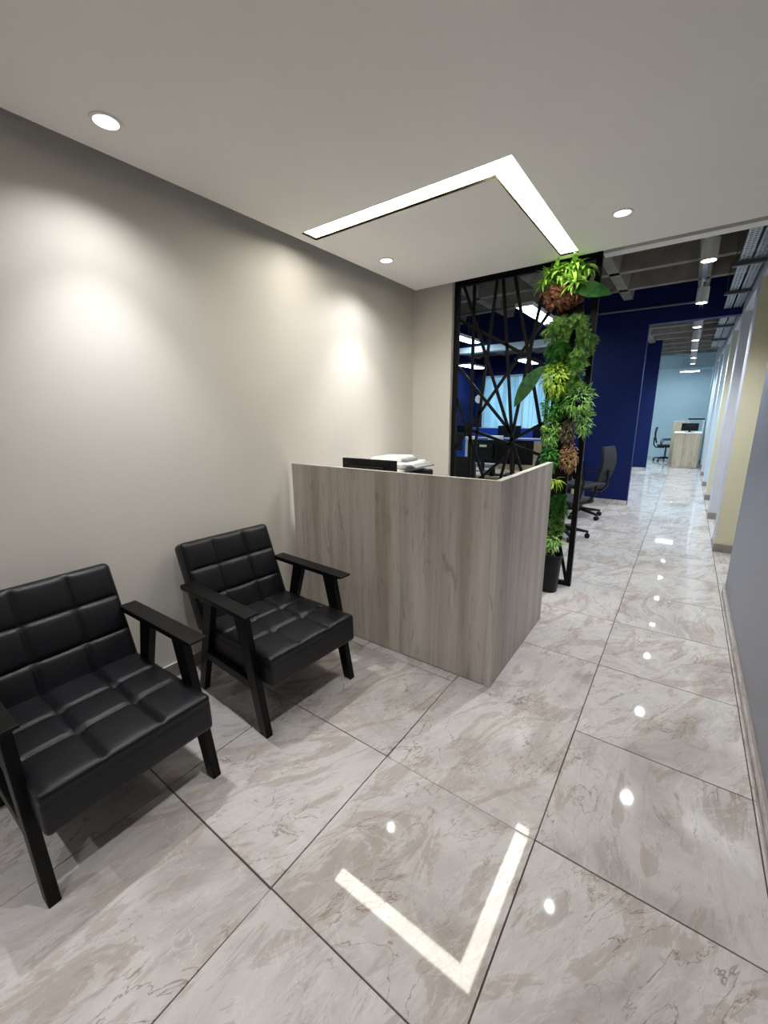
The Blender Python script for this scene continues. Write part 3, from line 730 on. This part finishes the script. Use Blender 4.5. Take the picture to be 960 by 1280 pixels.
for (a, b, lab) in (((-1.92, 7.64, 3.0), (-.07, 7.64, 2.985), 'grey conduit pipe running across the top of the blue wall'), ((-5.4, 6.5, 3.03), (-1.0, 6.5, 3.03), 'grey conduit pipe crossing under the concrete ribs behind the screen')):
    c = (Vector(a)+Vector(b))/2
    o = MB().tube([Vector(a)-c, Vector(b)-c], .017, 10).build('conduit_pipe', STEELD, None, c, smooth=True); tag(o, lab, 'pipe', 'conduits under the concrete ceiling')
# office light panels
PN = [(-1.80, 6.05, .22, 1.25, 2.76, 'long white ceiling light bar seen through the screen beside the plants'), (-3.36, 6.95, .22, 1.25, 2.76, 'white ceiling light bar seen at the left post of the screen'),
      (-5.0, 11.1, .34, 1.2, 2.75, 'white ceiling light bar of the rear office, left one'), (-3.47, 11.0, .26, 1.2, 2.75, 'white ceiling light bar of the rear office, right one'),
      (-3.36, 4.8, .22, 1.25, 2.76, 'unseen ceiling light bar added left of the screen to light the office'), (-.16, 15.9, .5, .3, 2.66, 'small bright light panel at the far end of the corridor'),  # bar left of the screen is unseen, added for its light
      (-1.9, 14.3, .62, 1.25, 2.78, 'unseen ceiling light panel added to brighten the far room left of the corridor'), (-1.9, 10.0, .62, 1.25, 2.78, 'white ceiling light panel of the room behind the blue wall')]  # far room panel is unseen, added to brighten that room
for (x, y, sx, sy, z, lab) in PN:
    t = empty('light_panel', (x, y, z), 0, lab, 'ceiling light', 'office ceiling light panels')
    MB().box(-sx/2, sx/2, -sy/2, sy/2, .004, .05).build('housing', WHITEP, t, bevel=.004)
    MB().box(-sx/2+.02, sx/2-.02, -sy/2+.02, sy/2-.02, 0, .004).build('diffuser', PANELLED, t)
    m = MB()
    for dx in (-1, 1):
        for dy in (-1, 1): m.tube([(dx*sx*.4, dy*sy*.4, .05), (dx*sx*.4, dy*sy*.4, 3.42-z)], .002, 4)
    m.build('suspension_wire', STEEL, t)
def area(name, loc, sx, sy, watt, col):
    L = bpy.data.lights.new(name, 'AREA'); L.shape = 'RECTANGLE'; L.size = sx; L.size_y = sy; L.energy = watt; L.color = col
    o = link(bpy.data.objects.new(name, L)); o.location = loc; return o

# ------------------------------------------------------------------ office furniture
def office_chair(loc, rz, label):
    t = empty('office_chair', loc, rz, label, 'chair', 'black office swivel chairs')
    MB().box(-.23, .24, -.24, .24, .43, .50).build('seat', MESHF, t, bevel=.03, seg=3, smooth=True)
    m = MB(); n = 8                       # curved backrest, faces +X
    for k in range(n):
        za, zb = .56+.48*k/n, .56+.48*(k+1)/n
        f = lambda z: -.245-.05*math.sin((z-.56)/.48*PI*.9)-.04*(z-.56)
        wd = lambda z: .21-.035*abs((z-.78)/.24)**3
        a, b = f(za), f(zb)
        m.hexa([(a-.035, -wd(za), za), (a, -wd(za), za), (a, wd(za), za), (a-.035, wd(za), za)], [(b-.035, -wd(zb), zb), (b, -wd(zb), zb), (b, wd(zb), zb), (b-.035, wd(zb), zb)])
    m.build('backrest', MESHF, t, smooth=True)
    MB().tube([(-.05, 0, .42), (-.27, 0, .42), (-.33, 0, .50), (-.335, 0, .72)], .02, 8).build('back_support', BLACKP, t, smooth=True)
    for s_ in (-1, 1):
        a = MB(); a.tube([(-.12, s_*.25, .45), (-.14, s_*.29, .55), (-.10, s_*.29, .66), (.16, s_*.29, .67), (.17, s_*.28, .56), (.10, s_*.25, .45)], .016, 8); a.build('armrest', BLACKP, t, smooth=True)
    MB().tube([(0, 0, .12), (0, 0, .43)], .026, 12).build('gas_column', STEELD, t, smooth=True)
    for k in range(5):
        q = 2*PI*k/5+.3; c, s_ = math.cos(q), math.sin(q)
        lg = MB().hexa([(.03*c-.022*s_, .03*s_+.022*c, .09), (.03*c+.022*s_, .03*s_-.022*c, .09), (.30*c+.015*s_, .30*s_-.015*c, .068), (.30*c-.015*s_, .30*s_+.015*c, .068)],
                       [(.03*c-.022*s_, .03*s_+.022*c, .14), (.03*c+.022*s_, .03*s_-.022*c, .14), (.30*c+.015*s_, .30*s_-.015*c, .092), (.30*c-.015*s_, .30*s_+.015*c, .092)]).build('base_leg', BLACKP, t, bevel=.003)
        m = MB()
        for e in (-1, 1):
            M = Matrix.Translation((.29*c+e*.013*s_, .29*s_-e*.013*c, .03)) @ Matrix.Rotation(q, 4, 'Z') @ Matrix.Rotation(PI/2, 4, 'X')
            m.lathe([(.001, -.009), (.03, -.009), (.03, .009), (.001, .009)], 14, M)
        m.tube([(.29*c, .29*s_, .03), (.29*c, .29*s_, .075)], .007, 6)
        m.build('caster', BLACKP, lg)
    return t
office_chair((-1.12, 5.34, 0), PI/2-.4, 'black office swivel chair just right of the screen, nearest the corridor')
office_chair((-1.14, 6.55, 0), PI-.25, 'black office swivel chair against the blue wall, behind the nearest one')
office_chair((-2.33, 7.40, 0), -PI/2+.3, 'black office chair seen through the screen between blue desks')
office_chair((-.47, 15.6, 0), .1, 'black office swivel chair beside the far desk at the corridor end')
office_chair((-1.95, 4.55, 0), PI/2-.2, 'black office chair pulled up to the oak desk behind the screen')

def desk(name, x0, x1, y0, y1, top, label, mat, panel=None, pz=1.1, pmat=None, capmat=None, group='office desks'):
    t = empty(name, ((x0+x1)/2, (y0+y1)/2, 0), 0, label, 'desk', group); hx, hy = (x1-x0)/2, (y1-y0)/2
    MB().box(-hx, hx, -hy, hy, top-.025, top).build('top', mat, t, bevel=.002)
    for s_ in (-1, 1): MB().box(s_*(hx-.02)-.0125, s_*(hx-.02)+.0125, -hy+.03, hy-.03, 0, top-.025).build('leg_panel', mat, t)
    MB().box(-hx+.04, hx-.04, hy-.10, hy-.08, .2, top-.025).build('modesty_panel', mat, t)
    if panel:
        n = panel; wq = 2*hx/n
        for k in range(n):
            p = MB().box(-hx+k*wq+.003, -hx+(k+1)*wq-.003, hy-.012, hy+.012, top-.28, pz-.016).build('privacy_panel', pmat, t)
            MB().box(-hx+k*wq+.003, -hx+(k+1)*wq-.003, hy-.016, hy+.016, pz-.016, pz).build('cap_rail', capmat or WTOP, p)
    return t
dk = desk('office_desk', -3.0, -1.48, 4.95, 5.70, .735, 'light oak desk with low wooden divider right behind the screen', OAKF)
p = MB().box(.12, .76, .363, .387, .45, 1.115).build('privacy_panel', OAKF, dk); MB().box(.12, .76, .360, .390, 1.115, 1.13).build('cap_rail', OAKF, p)
desk('office_desk', -1.90, -1.36, 7.03, 7.66, .735, 'small oak desk standing against the blue wall behind the swivel chairs', OAKF)
desk('office_desk', -4.2, -1.60, 6.25, 7.0, .735, 'white desk with bright blue privacy panels, nearer row behind the screen', WTOP, 3, 1.10, BLUEP)
desk('office_desk', -5.2, -2.1, 8.5, 9.25, .735, 'white desk with bright blue privacy panels, farther row in the rear office', WTOP, 3, 1.19, BLUEP)
monitor('computer_monitor', (-2.20, 5.36, .735), PI, .47, .31, .27, 'black computer monitor seen through the screen, left one on the oak desk', 'monitors on office desks', 1)
monitor('computer_monitor', (-1.76, 5.28, .735), PI+.12, .47, .31, .28, 'black computer monitor seen through the screen, right one on the oak desk', 'monitors on office desks')
monitor('computer_monitor', (-3.35, 6.6, .735), 0, .5, .3, .3, 'black computer monitor on the nearer white and blue desk', 'monitors on office desks')
monitor('computer_monitor', (-4.2, 8.9, .735), 0, .5, .3, .36, 'black computer monitor far left in the rear office', 'monitors on office desks')
monitor('computer_monitor', (-3.1, 8.9, .735), 0, .5, .3, .36, 'black computer monitor in the middle of the rear office', 'monitors on office desks')
monitor('computer_monitor', (-2.35, 8.9, .735), 0, .5, .3, .36, 'black computer monitor on the right in the rear office', 'monitors on office desks')
def sheet(loc, rz, lab):
    o = MB().box(-.105, .105, -.148, .148, 0, .004).build('paper_stack', PAPER, None, loc); o.rotation_euler = (0, 0, rz); tag(o, lab, 'paper', 'papers on the oak desk')
sheet((-2.62, 5.15, .7355), .4, 'white papers at the left end of the oak desk'); sheet((-2.30, 5.10, .7355), -.3, 'white papers before the left office monitor'); sheet((-1.45, 5.2, .7355), .9, 'white papers right of the office monitors')
kbd = empty('keyboard', (-2.25, 5.05, .7355), .05)
kbd.location = (-1.85, 5.06, .7355); tag(kbd, 'black computer keyboard on the oak desk', 'keyboard')
MB().box(-.21, .21, -.065, .065, 0, .014).build('case', BLACKP, kbd, bevel=.004)
m = MB()
for r in range(5):
    for c in range(14): m.box(-.2+c*.0287, -.2+c*.0287+.023, -.058+r*.023, -.058+r*.023+.018, .014, .019)
o = m.build('key', plain('dark grey keycap', srgb(40, 40, 43), .5), kbd); o['kind'] = 'stuff'
ph = empty('pen_holder', (-1.93, 4.99, .735), 0, 'small black pen holder at the front edge of the oak desk', 'pen holder')
MB().lathe([(.001, 0), (.038, 0), (.040, .095), (.036, .095), (.034, .006), (.001, .006)], 20).build('cup', BLACKP, ph, smooth=True)
for k in range(3): MB().tube([(rnd(-.015, .015), rnd(-.015, .015), .01), (rnd(-.03, .03), rnd(-.03, .03), .14)], .0035, 6).build('pen', BLACKP, ph)
for (x, y, z, sx, sz, lab) in ((-3.05, 6.86, .7355, .16, .38, 'small white box standing left on the nearer blue desk'), (-2.62, 6.86, .7355, .20, .40, 'white box file in the middle of the nearer blue desk')):
    t = empty('file_box', (x, y, z), 0, lab, 'box', 'white boxes on the blue desk'); MB().box(-sx/2, sx/2, -.09, .09, 0, sz-.04).build('body', WTOP, t, bevel=.003); MB().box(-sx/2-.003, sx/2+.003, -.093, .093, sz-.04, sz).build('lid', WHITEP, t, bevel=.003)
clk = empty('wall_clock', (-5.44, 12.69, 1.95), 0, 'small round pale wall clock on the blue wall seen through the screen', 'clock')
MB().lathe([(.001, 0), (.13, 0), (.13, .03), (.115, .035), (.112, .022), (.001, .022)], 32, Matrix.Rotation(PI/2, 4, 'X')).build('case', WHITEP, clk, smooth=True)
m = MB(); m.box(-.004, .004, -.028, -.024, -.01, .08); m.box(-.01, .055, -.028, -.024, -.004, .004); m.build('hand', BLACKP, clk)
# desk under the drawers near the corridor chair
pd = empty('drawer_pedestal', (-1.62, 7.32, 0), 0, 'black drawer pedestal under the small desk by the blue wall', 'drawers')
MB().box(-.20, .20, -.24, .24, .04, .64).build('body', BLACKP, pd, bevel=.004)
for k in range(3):
    d = MB().box(.20, .216, -.23, .23, .06+.195*k, .24+.195*k).build('drawer', BLACKP, pd, bevel=.003); MB().box(.216, .224, -.06, .06, .17+.195*k, .18+.195*k).build('handle', STEEL, d)
for x in (-.17, .17):
    for y in (-.19, .19): MB().lathe([(.001, 0), (.02, 0), (.02, .04), (.001, .04)], 10, Matrix.Translation((x, y, 0))).build('foot', BLACKP, pd)

# far end of the corridor
fd = empty('far_desk', (.03, 14.2, 0), 0, 'light oak counter desk at the far end of the corridor', 'desk')
MB().box(-.28, .29, -.30, -.27, .01, .92).build('front_panel', OAKF, fd); MB().box(-.31, .30, -.32, .40, .92, .95).build('top', WTOP, fd, bevel=.003)
MB().box(-.28, -.25, -.27, .38, 0, .92).build('side_panel', OAKF, fd); MB().box(.27, .30, -.295, .38, 0, .92).build('side_panel', BLACKP, fd)
monitor('computer_monitor', (.05, 14.15, .95), PI, .38, .2, .14, 'small black monitor standing on the far corridor desk', None)
fp = empty('far_divider', (-.20, 15.0, 0), 0, 'light oak divider panel behind the far corridor desk', 'divider'); MB().box(-.16, .16, -.015, .015, .0, 1.22).build('panel', OAKF, fp); MB().box(-.16, .16, -.02, .02, 1.22, 1.235).build('cap_rail', WTOP, fp)
sh = empty('far_shelf', (.2, 15.6, 0), 0, 'dark shelf unit behind the small far monitor', 'shelf'); MB().box(-.22, .18, -.15, .15, 1.26, 1.30).build('top', BLACKP, sh)
for x in (-.2, .16): MB().box(x-.02, x+.02, -.15, .15, 0, 1.26).build('side', WTOP, sh)
for k in range(3): MB().box(-.2, .16, -.15, .15, .2+.35*k, .22+.35*k).build('board', WTOP, sh)
bg = empty('waste_bin', (-1.15, 15.6, 0), 0, 'black waste bin by the far swivel chair', 'bin'); MB().lathe([(.001, 0), (.11, 0), (.14, .34), (.132, .34), (.105, .01), (.001, .01)], 24).build('body', BLACKP, bg, smooth=True)
MB().lathe([(.14, .335), (.148, .335), (.148, .35), (.14, .35)], 24, close=True).build('rim', BLACKP, bg, smooth=True)
